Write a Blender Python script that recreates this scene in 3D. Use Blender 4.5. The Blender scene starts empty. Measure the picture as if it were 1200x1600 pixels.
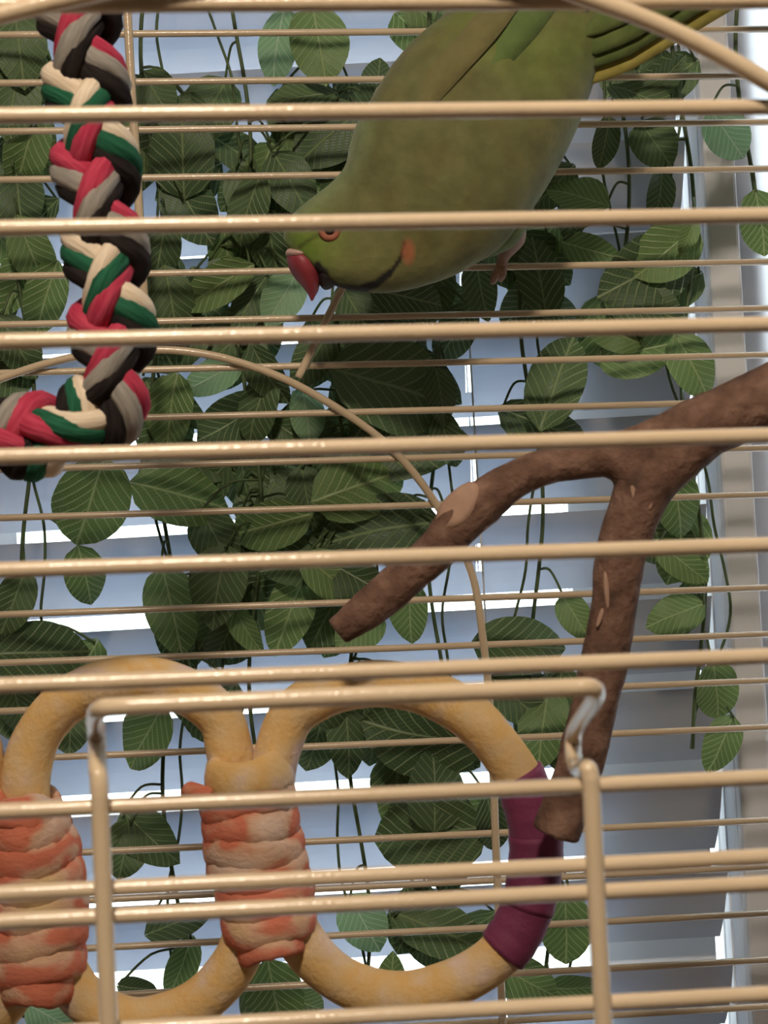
import bpy, bmesh, math, random
from mathutils import Vector, Matrix, noise

random.seed(7)
scene = bpy.context.scene
COL = scene.collection
PI = math.pi
def R(a): return math.radians(a)
def lin(r, g, b):
    f = lambda c: (c/255/12.92) if c/255 <= 0.04045 else ((c/255+0.055)/1.055)**2.4
    return (f(r), f(g), f(b), 1.0)

# ------------------------------------------------------------------ camera, world, lights
F = 2560.0                      # focal length in pixels of a 1200 x 1600 frame
CZ = 1.30                       # camera height above the floor
ROLL = 0.058
RIGHT = Vector((math.cos(ROLL), 0, -math.sin(ROLL)))
UP = Vector((math.sin(ROLL), 0, math.cos(ROLL)))
FWD = Vector((0, 1, 0))
CAM = Vector((0, 0, CZ))
cd = bpy.data.cameras.new('camera')
cam = bpy.data.objects.new('camera', cd); COL.objects.link(cam)
m3 = Matrix((RIGHT, UP, -FWD)).transposed()
cam.matrix_world = Matrix.Translation(CAM) @ m3.to_4x4()
cd.sensor_fit = 'VERTICAL'; cd.sensor_height = 36.0; cd.lens = 36.0*F/1600
cd.clip_start = 0.01; cd.clip_end = 50
cd.dof.use_dof = True; cd.dof.focus_distance = 0.72; cd.dof.aperture_fstop = 34
scene.camera = cam

w = bpy.data.worlds.new('overcast_sky'); scene.world = w; w.use_nodes = True
bg = w.node_tree.nodes['Background']
wt = w.node_tree                      # overcast sky, three times brighter overhead than at the horizon, pale ground
w_tc = wt.nodes.new('ShaderNodeTexCoord'); w_sp = wt.nodes.new('ShaderNodeSeparateXYZ'); w_mr = wt.nodes.new('ShaderNodeMapRange'); w_r = wt.nodes.new('ShaderNodeValToRGB')
wt.links.new(w_tc.outputs['Generated'], w_sp.inputs[0]); wt.links.new(w_sp.outputs[2], w_mr.inputs[0])
w_mr.inputs[1].default_value = -1; w_mr.inputs[2].default_value = 1
wt.links.new(w_mr.outputs[0], w_r.inputs[0]); wt.links.new(w_r.outputs[0], bg.inputs[0])
e = w_r.color_ramp.elements
e[0].position = 0.0; e[0].color = (0.16, 0.17, 0.17, 1)
e[1].position = 1.0; e[1].color = (0.84, 0.93, 1.0, 1)
x = e.new(0.48); x.color = (0.20, 0.215, 0.22, 1)
x = e.new(0.53); x.color = (0.31, 0.335, 0.35, 1)
bg.inputs[1].default_value = 17.0

def area(name, loc, target, size, power, col):
    l = bpy.data.lights.new(name, 'AREA'); l.energy = power; l.color = col
    l.shape = 'DISK'; l.size = size
    o = bpy.data.objects.new(name, l); COL.objects.link(o)
    o.location = loc
    o.rotation_euler = (Vector(target)-Vector(loc)).to_track_quat('-Z', 'Y').to_euler()
    o['kind'] = 'helper'
    return o
area('pendant_lamp_light', (-0.04, -0.20, CZ+0.62), (-0.02, 0.2, CZ-0.1), 0.10, 8.2, (1.0, 0.86, 0.70))

scene.view_settings.view_transform = 'Standard'
scene.view_settings.look = 'None'
scene.view_settings.exposure = 0.0
scene.view_settings.gamma = 1.0
scene.view_settings.use_curve_mapping = False

# ------------------------------------------------------------------ pixel measurements to places
def P(x, y, d):
    """point at distance d in front of the camera plane, seen at photo pixel x, y"""
    return CAM + FWD*d + RIGHT*((x-600)/F*d) + UP*(-(y-800)/F*d)
TH = 0.080
CAGE = Matrix.Translation(CAM + FWD*0.322) @ Matrix.Rotation(math.atan(TH), 4, 'Z') @ Matrix.Rotation(ROLL-0.031, 4, 'Y')
CINV = CAGE.inverted()
REAR = 0.438
def L(x, y, yl):
    """cage-local point on the cage plane at local depth yl"""
    o = CINV @ CAM; d = (CINV.to_3x3() @ (P(x, y, 1.0)-CAM))
    return o + d*((yl-o.y)/d.y)
def CL(x, y, yl):
    return CAGE @ L(x, y, yl)

# ------------------------------------------------------------------ helpers
def tag(o, label=None, cat=None, group=None, kind=None):
    if label: o['label'] = label
    if cat: o['category'] = cat
    if group: o['group'] = group
    if kind: o['kind'] = kind
    return o
def empty(name, loc=(0, 0, 0), parent=None):
    o = bpy.data.objects.new(name, None); COL.objects.link(o)
    o.empty_display_size = 0.02
    o.location = loc
    if parent: o.parent = parent
    return o
def link(name, me, mat=None, parent=None, smooth=True):
    if mat:
        me.materials.clear(); me.materials.append(mat)
    if smooth:
        for p in me.polygons: p.use_smooth = True
    o = bpy.data.objects.new(name, me); COL.objects.link(o)
    if parent:
        o.parent = parent
        o.matrix_parent_inverse = parent_matrix(parent).inverted()
    return o
def parent_matrix(p):
    m = p.matrix_basis.copy()
    q = p
    while q.parent:
        m = q.parent.matrix_basis @ q.matrix_parent_inverse @ m
        q = q.parent
    return m
class MB:
    def __init__(s): s.v = []; s.f = []; s.uv = []
    def mesh(s, name):
        me = bpy.data.meshes.new(name); me.from_pydata([tuple(p) for p in s.v], [], s.f)
        if s.uv:
            l = me.uv_layers.new(name='UVMap')
            i = 0
            for fuv in s.uv:
                for c in fuv:
                    l.data[i].uv = c; i += 1
        me.update()
        return me
    def box(s, c, sx, sy, sz, M=None):
        b = len(s.v)
        for dx in (-1, 1):
            for dy in (-1, 1):
                for dz in (-1, 1):
                    p = Vector((c[0]+dx*sx/2, c[1]+dy*sy/2, c[2]+dz*sz/2))
                    s.v.append(M @ p if M else p)
        for q in ((0,1,3,2),(4,6,7,5),(0,4,5,1),(2,3,7,6),(0,2,6,4),(1,5,7,3)):
            s.f.append(tuple(b+i for i in q)); s.uv.append([(0,0),(1,0),(1,1),(0,1)])
        return s
    def tube(s, pts, rad, sides=8, closed=False, flat=None, ref=None, uvs=1.0):
        """sweep along pts; rad number or list; flat = (a, b) scale of the section"""
        pts = [Vector(p) for p in pts]; n = len(pts)
        rr = rad if isinstance(rad, (list, tuple)) else [rad]*n
        T = []
        for i in range(n):
            a = pts[i-1] if (i > 0 or closed) else pts[i]
            c = pts[(i+1) % n] if (i < n-1 or closed) else pts[i]
            T.append((c-a).normalized())
        if ref is None:
            ref = Vector((0, 1, 0)) if abs(T[0].y) < 0.9 else Vector((1, 0, 0))
        N = (ref - T[0]*ref.dot(T[0])).normalized()
        base = len(s.v); ls = 0
        lens = []
        for i in range(n):
            if i: ls += (pts[i]-pts[i-1]).length
            lens.append(ls)
            N = (N - T[i]*N.dot(T[i])).normalized()
            B = T[i].cross(N)
            fa, fb = flat or (1, 1)
            for k in range(sides):
                a = 2*PI*k/sides
                s.v.append(pts[i] + N*(math.cos(a)*rr[i]*fa) + B*(math.sin(a)*rr[i]*fb))
        m = n if closed else n-1
        for i in range(m):
            j = (i+1) % n
            for k in range(sides):
                k2 = (k+1) % sides
                s.f.append((base+i*sides+k, base+i*sides+k2, base+j*sides+k2, base+j*sides+k))
                v0 = lens[i]*uvs; v1 = (lens[j] if j else ls+(pts[0]-pts[-1]).length)*uvs
                s.uv.append([(k/sides, v0), ((k+1)/sides, v0), ((k+1)/sides, v1), (k/sides, v1)])
        if not closed:
            s.f.append(tuple(base+k for k in reversed(range(sides)))); s.uv.append([(0, 0)]*sides)
            s.f.append(tuple(base+(n-1)*sides+k for k in range(sides))); s.uv.append([(0, 0)]*sides)
        return s
def cr(pts, n, closed=False):
    """Catmull-Rom through points of any dimension (tuples), n samples per span"""
    k = len(pts); out = []
    def g(i):
        return pts[i % k] if closed else pts[max(0, min(k-1, i))]
    spans = k if closed else k-1
    for i in range(spans):
        p0, p1, p2, p3 = g(i-1), g(i), g(i+1), g(i+2)
        for j in range(n):
            t = j/n
            out.append(tuple(0.5*((2*b)+(-a+c)*t+(2*a-5*b+4*c-d)*t*t+(-a+3*b-3*c+d)*t**3) for a, b, c, d in zip(p0, p1, p2, p3)))
    if not closed: out.append(tuple(pts[-1]))
    return out

# ------------------------------------------------------------------ materials
def nt(name):
    m = bpy.data.materials.new(name); m.use_nodes = True
    t = m.node_tree; b = t.nodes['Principled BSDF']
    return m, t, b
def N(t, kind, **kw):
    n = t.nodes.new(kind)
    for k, v in kw.items():
        if k.startswith('i_'): n.inputs[int(k[2:])].default_value = v
        else: setattr(n, k, v)
    return n
def ramp(t, stops, fac):
    r = t.nodes.new('ShaderNodeValToRGB')
    e = r.color_ramp.elements
    while len(e) > 1: e.remove(e[-1])
    e[0].position = stops[0][0]; e[0].color = stops[0][1]
    for p, c in stops[1:]:
        x = e.new(p); x.color = c
    t.links.new(fac, r.inputs[0])
    return r
def noisy(name, stops, scale=60, detail=4, rough=0.6, bump=0.0, bscale=300, coord='Object', stretch=(1, 1, 1), spec=0.5):
    m, t, b = nt(name)
    tc = N(t, 'ShaderNodeTexCoord'); mp = N(t, 'ShaderNodeMapping'); mp.inputs['Scale'].default_value = stretch
    t.links.new(tc.outputs[coord], mp.inputs[0])
    nz = N(t, 'ShaderNodeTexNoise'); nz.inputs['Scale'].default_value = scale; nz.inputs['Detail'].default_value = detail
    t.links.new(mp.outputs[0], nz.inputs['Vector'])
    r = ramp(t, stops, nz.outputs[0]); t.links.new(r.outputs[0], b.inputs['Base Color'])
    b.inputs['Roughness'].default_value = rough; b.inputs['Specular IOR Level'].default_value = spec
    if bump:
        n2 = N(t, 'ShaderNodeTexNoise'); n2.inputs['Scale'].default_value = bscale; n2.inputs['Detail'].default_value = 3
        t.links.new(mp.outputs[0], n2.inputs['Vector'])
        bp = N(t, 'ShaderNodeBump'); bp.inputs['Strength'].default_value = bump; bp.inputs['Distance'].default_value = 0.001
        t.links.new(n2.outputs[0], bp.inputs['Height']); t.links.new(bp.outputs[0], b.inputs['Normal'])
    return m

M_BAR = noisy('cream_powder_coat', [(0.3, lin(200, 177, 146)), (0.7, lin(208, 186, 156))], 40, rough=0.19, bump=0.12, bscale=900)
M_WALL = noisy('painted_wall', [(0.3, lin(222, 226, 232)), (0.7, lin(230, 233, 238))], 6, rough=0.8, bump=0.1, bscale=200)
M_ROOM = noisy('room_wall_paint', [(0.3, lin(205, 198, 186)), (0.7, lin(214, 207, 196))], 3, rough=0.85)
M_CEIL = noisy('ceiling_paint', [(0.3, lin(228, 225, 218)), (0.7, lin(234, 231, 225))], 3, rough=0.9)
M_FLOOR = noisy('wood_floor', [(0.3, lin(120, 90, 62)), (0.7, lin(150, 116, 84))], 8, rough=0.5, stretch=(1, 8, 1))
M_CASING = noisy('beige_casing_paint', [(0.3, lin(212, 212, 216)), (0.7, lin(220, 220, 224))], 12, rough=0.6, bump=0.1)
M_FRAME = noisy('white_window_frame', [(0.3, lin(232, 234, 238)), (0.7, lin(240, 242, 245))], 10, rough=0.4)
M_CORD = noisy('blind_cord', [(0.3, lin(222, 224, 228)), (0.7, lin(235, 236, 240))], 200, rough=0.8)

def slat_mat(mixf=0.38, tcol=lin(206, 217, 236)):
    m, t, b = nt('white_translucent_slat')
    tc = N(t, 'ShaderNodeTexCoord'); nz = N(t, 'ShaderNodeTexNoise'); nz.inputs['Scale'].default_value = 9
    t.links.new(tc.outputs['Object'], nz.inputs['Vector'])
    r = ramp(t, [(0.3, lin(204, 202, 200)), (0.7, lin(214, 212, 210))], nz.outputs[0])
    t.links.new(r.outputs[0], b.inputs['Base Color']); b.inputs['Roughness'].default_value = 0.45
    tr = N(t, 'ShaderNodeBsdfTranslucent'); tr.inputs[0].default_value = tcol
    mx = N(t, 'ShaderNodeMixShader'); mx.inputs[0].default_value = mixf
    t.links.new(b.outputs[0], mx.inputs[1]); t.links.new(tr.outputs[0], mx.inputs[2])
    t.links.new(mx.outputs[0], t.nodes['Material Output'].inputs[0])
    return m
M_SLAT = slat_mat()
M_SHADE = slat_mat(0.95, lin(240, 240, 242)); M_SHADE.name = 'pale_shade_cloth'

def glass_mat():
    m, t, b = nt('window_glass')
    t.nodes.remove(b)
    tr = N(t, 'ShaderNodeBsdfTransparent'); tr.inputs[0].default_value = (0.95, 0.97, 0.97, 1)
    gl = N(t, 'ShaderNodeBsdfGlossy'); gl.inputs['Roughness'].default_value = 0.02
    fr = N(t, 'ShaderNodeFresnel'); fr.inputs[0].default_value = 1.45
    mx = N(t, 'ShaderNodeMixShader')
    t.links.new(fr.outputs[0], mx.inputs[0]); t.links.new(tr.outputs[0], mx.inputs[1]); t.links.new(gl.outputs[0], mx.inputs[2])
    t.links.new(mx.outputs[0], t.nodes['Material Output'].inputs[0])
    return m
M_GLASS = glass_mat()

def leaf_mat(name, c0, c1, vein, trans):
    m, t, b = nt(name)
    uv = N(t, 'ShaderNodeUVMap'); sp = N(t, 'ShaderNodeSeparateXYZ'); t.links.new(uv.outputs[0], sp.inputs[0])
    def mt(op, a, bb=None, c=None):
        n = N(t, 'ShaderNodeMath', operation=op)
        for i, x in enumerate((a, bb, c)):
            if x is None: continue
            if isinstance(x, (int, float)): n.inputs[i].default_value = x
            else: t.links.new(x, n.inputs[i])
        return n.outputs[0]
    ax = mt('ABSOLUTE', mt('SUBTRACT', sp.outputs[0], 0.5))
    nz = N(t, 'ShaderNodeTexNoise'); nz.inputs['Scale'].default_value = 5
    t.links.new(uv.outputs[0], nz.inputs['Vector'])
    wv = mt('ADD', mt('SUBTRACT', sp.outputs[1], mt('MULTIPLY', mt('POWER', ax, 0.8), 0.95)), mt('MULTIPLY', nz.outputs[0], 0.05))
    fr = mt('FRACT', mt('MULTIPLY', wv, 8.5))
    d = mt('ABSOLUTE', mt('SUBTRACT', fr, 0.5))
    v1 = mt('SMOOTH_MIN', 1.0, mt('MAXIMUM', mt('SUBTRACT', 1.0, mt('MULTIPLY', d, 7.5)), 0.0), 0.0)
    v2 = mt('MAXIMUM', mt('SUBTRACT', 1.0, mt('MULTIPLY', ax, 55)), 0.0)
    # fine cross veins
    fr2 = mt('FRACT', mt('MULTIPLY', mt('ADD', sp.outputs[1], mt('MULTIPLY', ax, 1.6)), 16))
    v3 = mt('MULTIPLY', mt('MAXIMUM', mt('SUBTRACT', 1.0, mt('MULTIPLY', mt('ABSOLUTE', mt('SUBTRACT', fr2, 0.5)), 8)), 0.0), 0.30)
    vm = mt('MINIMUM', mt('MAXIMUM', mt('MAXIMUM', mt('MULTIPLY', v1, 0.85), v2), v3), 1.0)
    oi = N(t, 'ShaderNodeObjectInfo')
    tc = N(t, 'ShaderNodeTexCoord'); n2 = N(t, 'ShaderNodeTexNoise'); n2.inputs['Scale'].default_value = 60
    t.links.new(tc.outputs['Object'], n2.inputs['Vector'])
    fac = mt('ADD', mt('MULTIPLY', oi.outputs['Random'], 0.6), mt('MULTIPLY', n2.outputs[0], 0.4))
    r = ramp(t, [(0.15, c0), (0.85, c1)], fac)
    mx = N(t, 'ShaderNodeMix', data_type='RGBA'); mx.inputs['B'].default_value = vein
    t.links.new(mt('MULTIPLY', vm, 0.8), mx.inputs['Factor']); t.links.new(r.outputs[0], mx.inputs['A'])
    t.links.new(mx.outputs['Result'], b.inputs['Base Color']); b.inputs['Roughness'].default_value = 0.5
    bp = N(t, 'ShaderNodeBump'); bp.inputs['Strength'].default_value = 0.5; bp.inputs['Distance'].default_value = 0.001
    t.links.new(vm, bp.inputs['Height']); t.links.new(bp.outputs[0], b.inputs['Normal'])
    tr = N(t, 'ShaderNodeBsdfTranslucent'); t.links.new(mx.outputs['Result'], tr.inputs[0])
    ms = N(t, 'ShaderNodeMixShader'); ms.inputs[0].default_value = trans
    t.links.new(b.outputs[0], ms.inputs[1]); t.links.new(tr.outputs[0], ms.inputs[2])
    t.links.new(ms.outputs[0], t.nodes['Material Output'].inputs[0])
    return m
M_LEAF = [leaf_mat('dark_green_leaf', lin(62, 86, 54), lin(84, 108, 66), lin(150, 166, 118), 0.17),
          leaf_mat('mid_green_leaf', lin(94, 124, 70), lin(114, 142, 84), lin(182, 196, 142), 0.28),
          leaf_mat('backlit_green_leaf', lin(120, 158, 112), lin(140, 176, 130), lin(200, 214, 180), 0.42)]  # lightest leaf green has the window's backlight painted into its colour
M_STEM = noisy('vine_stem_green', [(0.3, lin(58, 74, 40)), (0.7, lin(78, 96, 54))], 60, rough=0.6)

def yarn(name, c0, c1):
    m, t, b = nt(name)
    uv = N(t, 'ShaderNodeUVMap'); mp = N(t, 'ShaderNodeMapping'); mp.inputs['Scale'].default_value = (14, 120, 1)
    t.links.new(uv.outputs[0], mp.inputs[0])
    nz = N(t, 'ShaderNodeTexNoise'); nz.inputs['Scale'].default_value = 1.0; nz.inputs['Detail'].default_value = 3
    t.links.new(mp.outputs[0], nz.inputs['Vector'])
    r = ramp(t, [(0.3, c0), (0.65, c1)], nz.outputs[0]); t.links.new(r.outputs[0], b.inputs['Base Color'])
    b.inputs['Roughness'].default_value = 0.95; b.inputs['Specular IOR Level'].default_value = 0.1
    bp = N(t, 'ShaderNodeBump'); bp.inputs['Strength'].default_value = 0.8; bp.inputs['Distance'].default_value = 0.0008
    t.links.new(nz.outputs[0], bp.inputs['Height']); t.links.new(bp.outputs[0], b.inputs['Normal'])
    return m
YARN = {'red': yarn('crimson_cotton', lin(172, 50, 74), lin(200, 76, 98)),
        'gray': yarn('grey_cotton', lin(138, 132, 124), lin(168, 160, 150)),
        'black': yarn('black_cotton', lin(30, 26, 26), lin(50, 44, 42)),
        'white': yarn('natural_cotton', lin(222, 200, 172), lin(238, 220, 196)),
        'green': yarn('green_cotton', lin(28, 80, 56), lin(48, 104, 78))}

M_BARK = noisy('brown_bark', [(0.30, lin(82, 62, 52)), (0.5, lin(112, 84, 70)), (0.70, lin(138, 108, 92))], 120, 8, 0.9, 1.0, 420, spec=0.2)
M_CUT = noisy('pale_cut_wood', [(0.3, lin(158, 124, 104)), (0.7, lin(178, 144, 122))], 150, rough=0.8)
M_FLEECE = noisy('yellow_fleece', [(0.32, lin(214, 188, 172)), (0.43, lin(214, 182, 136)), (0.55, lin(216, 174, 112)), (0.64, lin(216, 184, 142)), (0.72, lin(214, 190, 176))], 48, 3, 0.95, 0.5, 500, spec=0.1)
M_WRAP = noisy('tie_dyed_coral_fleece', [(0.30, lin(216, 188, 168)), (0.42, lin(208, 164, 136)), (0.48, lin(202, 116, 90)), (0.56, lin(204, 122, 98)), (0.62, lin(210, 168, 140)), (0.78, lin(212, 180, 132))], 46, 2, 0.95, 0.5, 500, stretch=(0.7, 1, 1.3), spec=0.1)
M_PURPLE = noisy('purple_tape', [(0.3, lin(104, 36, 70)), (0.7, lin(128, 52, 86))], 30, rough=0.7, bump=0.2, bscale=700)
M_BEAK = noisy('red_beak', [(0.3, lin(132, 44, 54)), (0.7, lin(152, 58, 66))], 90, rough=0.5)
M_LBEAK = noisy('black_lower_beak', [(0.3, lin(34, 28, 28)), (0.7, lin(50, 42, 40))], 90, rough=0.45)
M_CERE = noisy('pink_cere', [(0.3, lin(190, 150, 140)), (0.7, lin(205, 170, 160))], 200, rough=0.7)
M_EYE = noisy('dark_eye', [(0.3, lin(20, 14, 16)), (0.7, lin(30, 20, 22))], 90, rough=0.15)
M_ERING = noisy('orange_eye_ring', [(0.3, lin(146, 84, 60)), (0.7, lin(162, 98, 72))], 400, rough=0.7)
M_FOOT = noisy('pinkish_grey_skin', [(0.3, lin(150, 116, 100)), (0.7, lin(172, 138, 120))], 300, rough=0.7, bump=0.5, bscale=900)

def plumage(name, use_attr=True, c0=None, c1=None):
    m, t, b = nt(name)
    tc = N(t, 'ShaderNodeTexCoord'); nz = N(t, 'ShaderNodeTexNoise'); nz.inputs['Scale'].default_value = 110; nz.inputs['Detail'].default_value = 5
    t.links.new(tc.outputs['Object'], nz.inputs['Vector'])
    if use_attr:
        at = N(t, 'ShaderNodeVertexColor', layer_name='plumage')
        mx = N(t, 'ShaderNodeMix', data_type='RGBA', blend_type='MULTIPLY'); mx.inputs['Factor'].default_value = 1
        r = ramp(t, [(0.3, (0.78, 0.78, 0.74, 1)), (0.7, (1.12, 1.12, 1.1, 1))], nz.outputs[0])
        t.links.new(at.outputs[0], mx.inputs['A']); t.links.new(r.outputs[0], mx.inputs['B'])
        t.links.new(mx.outputs['Result'], b.inputs['Base Color'])
    else:
        r = ramp(t, [(0.3, c0), (0.7, c1)], nz.outputs[0]); t.links.new(r.outputs[0], b.inputs['Base Color'])
    b.inputs['Roughness'].default_value = 0.85; b.inputs['Specular IOR Level'].default_value = 0.2
    b.inputs['Sheen Weight'].default_value = 0.15
    n2 = N(t, 'ShaderNodeTexVoronoi'); n2.inputs['Scale'].default_value = 260
    t.links.new(tc.outputs['Object'], n2.inputs['Vector'])
    bp = N(t, 'ShaderNodeBump'); bp.inputs['Strength'].default_value = 0.25; bp.inputs['Distance'].default_value = 0.001
    t.links.new(n2.outputs['Distance'], bp.inputs['Height']); t.links.new(bp.outputs[0], b.inputs['Normal'])
    return m
M_PLUM = plumage('olive_green_plumage')
M_WINGG = plumage('green_flight_feather', False, lin(88, 108, 58), lin(104, 122, 68))
M_WINGB = plumage('olive_brown_feather', False, lin(108, 104, 66), lin(124, 116, 74))
M_TAILG = plumage('green_tail_feather', False, lin(84, 98, 50), lin(100, 112, 60))
M_TAILY = plumage('yellow_tail_feather', False, lin(144, 134, 66), lin(164, 152, 80))

# ------------------------------------------------------------------ the room
WD = 0.884                                     # distance of the window wall's room face
blind_d = 0.876
XR_BLIND = P(1086, 640, blind_d).x             # right edge of the blind
XO1 = XR_BLIND + 0.0112                        # right edge of the window opening
XO0 = -0.62                                    # left edge
ZO0, ZO1 = 0.80, 2.05
RX, RY0, RZ = 1.9, -2.2, 2.5
WT = 0.14
def struct(name, mb, mat, parent=None):
    o = link(name, mb.mesh(name), mat, parent, smooth=False)
    if not parent: o['kind'] = 'structure'
    return o
def slab(x0, x1, y0, y1, z0, z1, mb=None):
    mb = mb or MB()
    return mb.box(((x0+x1)/2, (y0+y1)/2, (z0+z1)/2), x1-x0, y1-y0, z1-z0)
struct('floor', slab(-RX, RX, RY0, WD+WT, -0.05, 0), M_FLOOR)
struct('ceiling', slab(-RX, RX, RY0, WD+WT, RZ, RZ+0.05), M_CEIL)
struct('wall_left', slab(-RX-0.05, -RX, RY0, WD+WT, 0, RZ), M_ROOM)
struct('wall_right', slab(RX, RX+0.05, RY0, WD+WT, 0, RZ), M_ROOM)
struct('wall_front', slab(-RX, RX, RY0-0.05, RY0, 0, RZ), M_ROOM)
cw = 0.0172
wb = slab(-RX, XO0, WD, WD+WT, 0, RZ); slab(XO1, XO1+cw, WD, WD+WT, 0, RZ, wb); slab(XO1+cw+0.75, RX, WD, WD+WT, 0, RZ, wb); slab(XO1+cw, XO1+cw+0.75, WD, WD+WT, 0, ZO0, wb); slab(XO1+cw, XO1+cw+0.75, WD, WD+WT, ZO1, RZ, wb)
slab(XO0, XO1, WD, WD+WT, 0, ZO0, wb); slab(XO0, XO1, WD, WD+WT, ZO1, RZ, wb)
struct('wall_back', wb, M_WALL)
# window frame and panes
fy0, fy1 = WD+0.028, WD+0.068
wf = slab(XO0, XO0+0.03, fy0, fy1, ZO0, ZO1); slab(XO1-0.078, XO1-0.010, fy0, fy1, ZO0, ZO1, wf); slab(XO1-0.001, XO1, fy0, fy1, ZO0, ZO1, wf)
slab(XO0, XO1, fy0, fy1, ZO0, ZO0+0.03, wf); slab(XO0, XO1, fy0, fy1, ZO1-0.03, ZO1, wf)
win = struct('window_1', wf, M_FRAME)
for a, b_ in ((XO0+0.03, -0.235), (-0.205, XO1-0.078), (XO1-0.010, XO1-0.001)):
    struct('pane', slab(a, b_, fy0+0.016, fy0+0.022, ZO0+0.03, ZO1-0.03), M_GLASS, win)
struct('mullion', slab(-0.235, -0.205, fy0+0.0, fy1, ZO0+0.03, ZO1-0.03), M_FRAME, win)
X2 = XO1+cw
wf = slab(X2, X2+0.02, fy0, fy1, ZO0, ZO1); slab(X2+0.72, X2+0.75, fy0, fy1, ZO0, ZO1, wf)
slab(X2, X2+0.75, fy0, fy1, ZO0, ZO0+0.03, wf); slab(X2, X2+0.75, fy0, fy1, ZO1-0.03, ZO1, wf)
win2 = struct('window_2', wf, M_FRAME)
struct('pane', slab(X2+0.02, X2+0.72, fy0+0.016, fy0+0.022, ZO0+0.03, ZO1-0.03), M_GLASS, win2)
shade = empty('roller_shade', (X2+0.375, WD+0.03, ZO1-0.04))
tag(shade, 'plain pale backlit shade at the right edge beside the beige casing', 'window shade')
link('shade_cloth', slab(X2+0.001, X2+0.748, WD+0.020, WD+0.0206, ZO0+0.03, ZO1-0.03).mesh('shade_cloth'), M_SHADE, shade, smooth=False)
link('roller_tube', MB().tube([(X2+0.001, WD+0.03, ZO1-0.025), (X2+0.748, WD+0.03, ZO1-0.025)], 0.016, 16).mesh('roller_tube'), M_FRAME, shade)
# beige casing beside the opening
tr = slab(XO1, XO1+cw, WD-0.012, WD, ZO0-0.08, ZO1+0.08)
o = struct('trim_1', tr, M_CASING)
bv = o.modifiers.new('b', 'BEVEL'); bv.width = 0.002; bv.segments = 2

# ------------------------------------------------------------------ window blind
PITCH = 141.0/F*blind_d
SW = 0.0528
TILT = R(37)
z_ref = P(600, 958, blind_d).z                # height of one slat's upper, room-side edge
zc_ref = z_ref - SW*math.cos(TILT)/2
bl = empty('window_blind', (0, blind_d, ZO1-0.05))
tag(bl, 'white horizontal slatted window blind backlit by daylight behind the vines', 'blind')
BX0 = XO0+0.01
holes = [P(733, 610, blind_d).x, P(733, 610, blind_d).x-0.42]
def slat_mesh(seed):
    mb = MB(); rnd = random.Random(seed)
    xs = [BX0]
    cuts = []
    for h in sorted(holes): cuts += [h-0.0017, h+0.0017]
    xs = [BX0] + cuts + [XR_BLIND]
    # add intermediate divisions
    xx = []
    for a, b_ in zip(xs[:-1], xs[1:]):
        n = max(1, int((b_-a)/0.06))
        xx += [a+(b_-a)*i/n for i in range(n)]
    xx.append(xs[-1])
    ts = [0, 0.12, 0.30, 0.5, 0.66, 0.84, 0.93, 1]
    TH_ = 0.0018
    nx, nn = len(xx), len(ts)
    def hole(i, j):
        mx = (xx[i]+xx[i+1])/2; tm = (ts[j]+ts[j+1])/2
        return any(abs(mx-h) < 0.0017 for h in holes) and 0.30 < tm < 0.66
    idx = {}
    for side in (0, 1):
        for i, x in enumerate(xx):
            for j, t in enumerate(ts):
                u = (t-0.5)*SW
                bow = 0.0030*(1-(2*t-1)**2)
                # t=0 top (room side), t=1 bottom (window side); bow to the room
                y = u*math.sin(TILT) - bow*math.cos(TILT) + side*TH_
                z = -u*math.cos(TILT) - bow*math.sin(TILT)
                idx[side, i, j] = len(mb.v); mb.v.append(Vector((x, y, z)))
    for i in range(nx-1):
        for j in range(nn-1):
            if hole(i, j): continue
            for side in (0, 1):
                q = (idx[side,i,j], idx[side,i+1,j], idx[side,i+1,j+1], idx[side,i,j+1])
                mb.f.append(q[::-1] if side == 0 else q)
            for di, dj, e in ((-1,0,((i,j),(i,j+1))), (1,0,((i+1,j),(i+1,j+1))), (0,-1,((i,j),(i+1,j))), (0,1,((i,j+1),(i+1,j+1)))):
                ii, jj = i+di, j+dj
                if ii < 0 or jj < 0 or ii >= nx-1 or jj >= nn-1 or hole(ii, jj):
                    (a, b_), (c, d) = e
                    mb.f.append((idx[0,a,b_], idx[0,c,d], idx[1,c,d], idx[1,a,b_]))
    me = mb.mesh('slat')
    bm = bmesh.new(); bm.from_mesh(me); bmesh.ops.recalc_face_normals(bm, faces=bm.faces); bm.to_mesh(me); bm.free()
    return me
sm = slat_mesh(1)
k = -24
while True:
    z = zc_ref - k*PITCH
    if z < ZO0+0.06: break
    if z < ZO1-0.07:
        s = link('slat', sm, M_SLAT, None, smooth=False)
        s.parent = bl; s.matrix_parent_inverse = parent_matrix(bl).inverted()
        s.location = (0, blind_d, z + random.uniform(-0.0005, 0.0005))
        s.rotation_euler = (random.uniform(-0.02, 0.02), random.uniform(-0.0006, 0.0006), 0)
    k += 1
    if k > 40: break
for h in holes:
    for dy in (-0.0205, 0.0215):
        mb = MB().tube([(h+0.0005, blind_d+dy, ZO1-0.05), (h+0.0005, blind_d+dy, ZO0+0.06)], 0.0006, 6)
        link('ladder_cord', mb.mesh('ladder_cord'), M_CORD, bl)
link('head_rail', slab(BX0, XR_BLIND, blind_d-0.022, blind_d+0.026, ZO1-0.055, ZO1-0.012).mesh('head_rail'), M_FRAME, bl, smooth=False)

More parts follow.
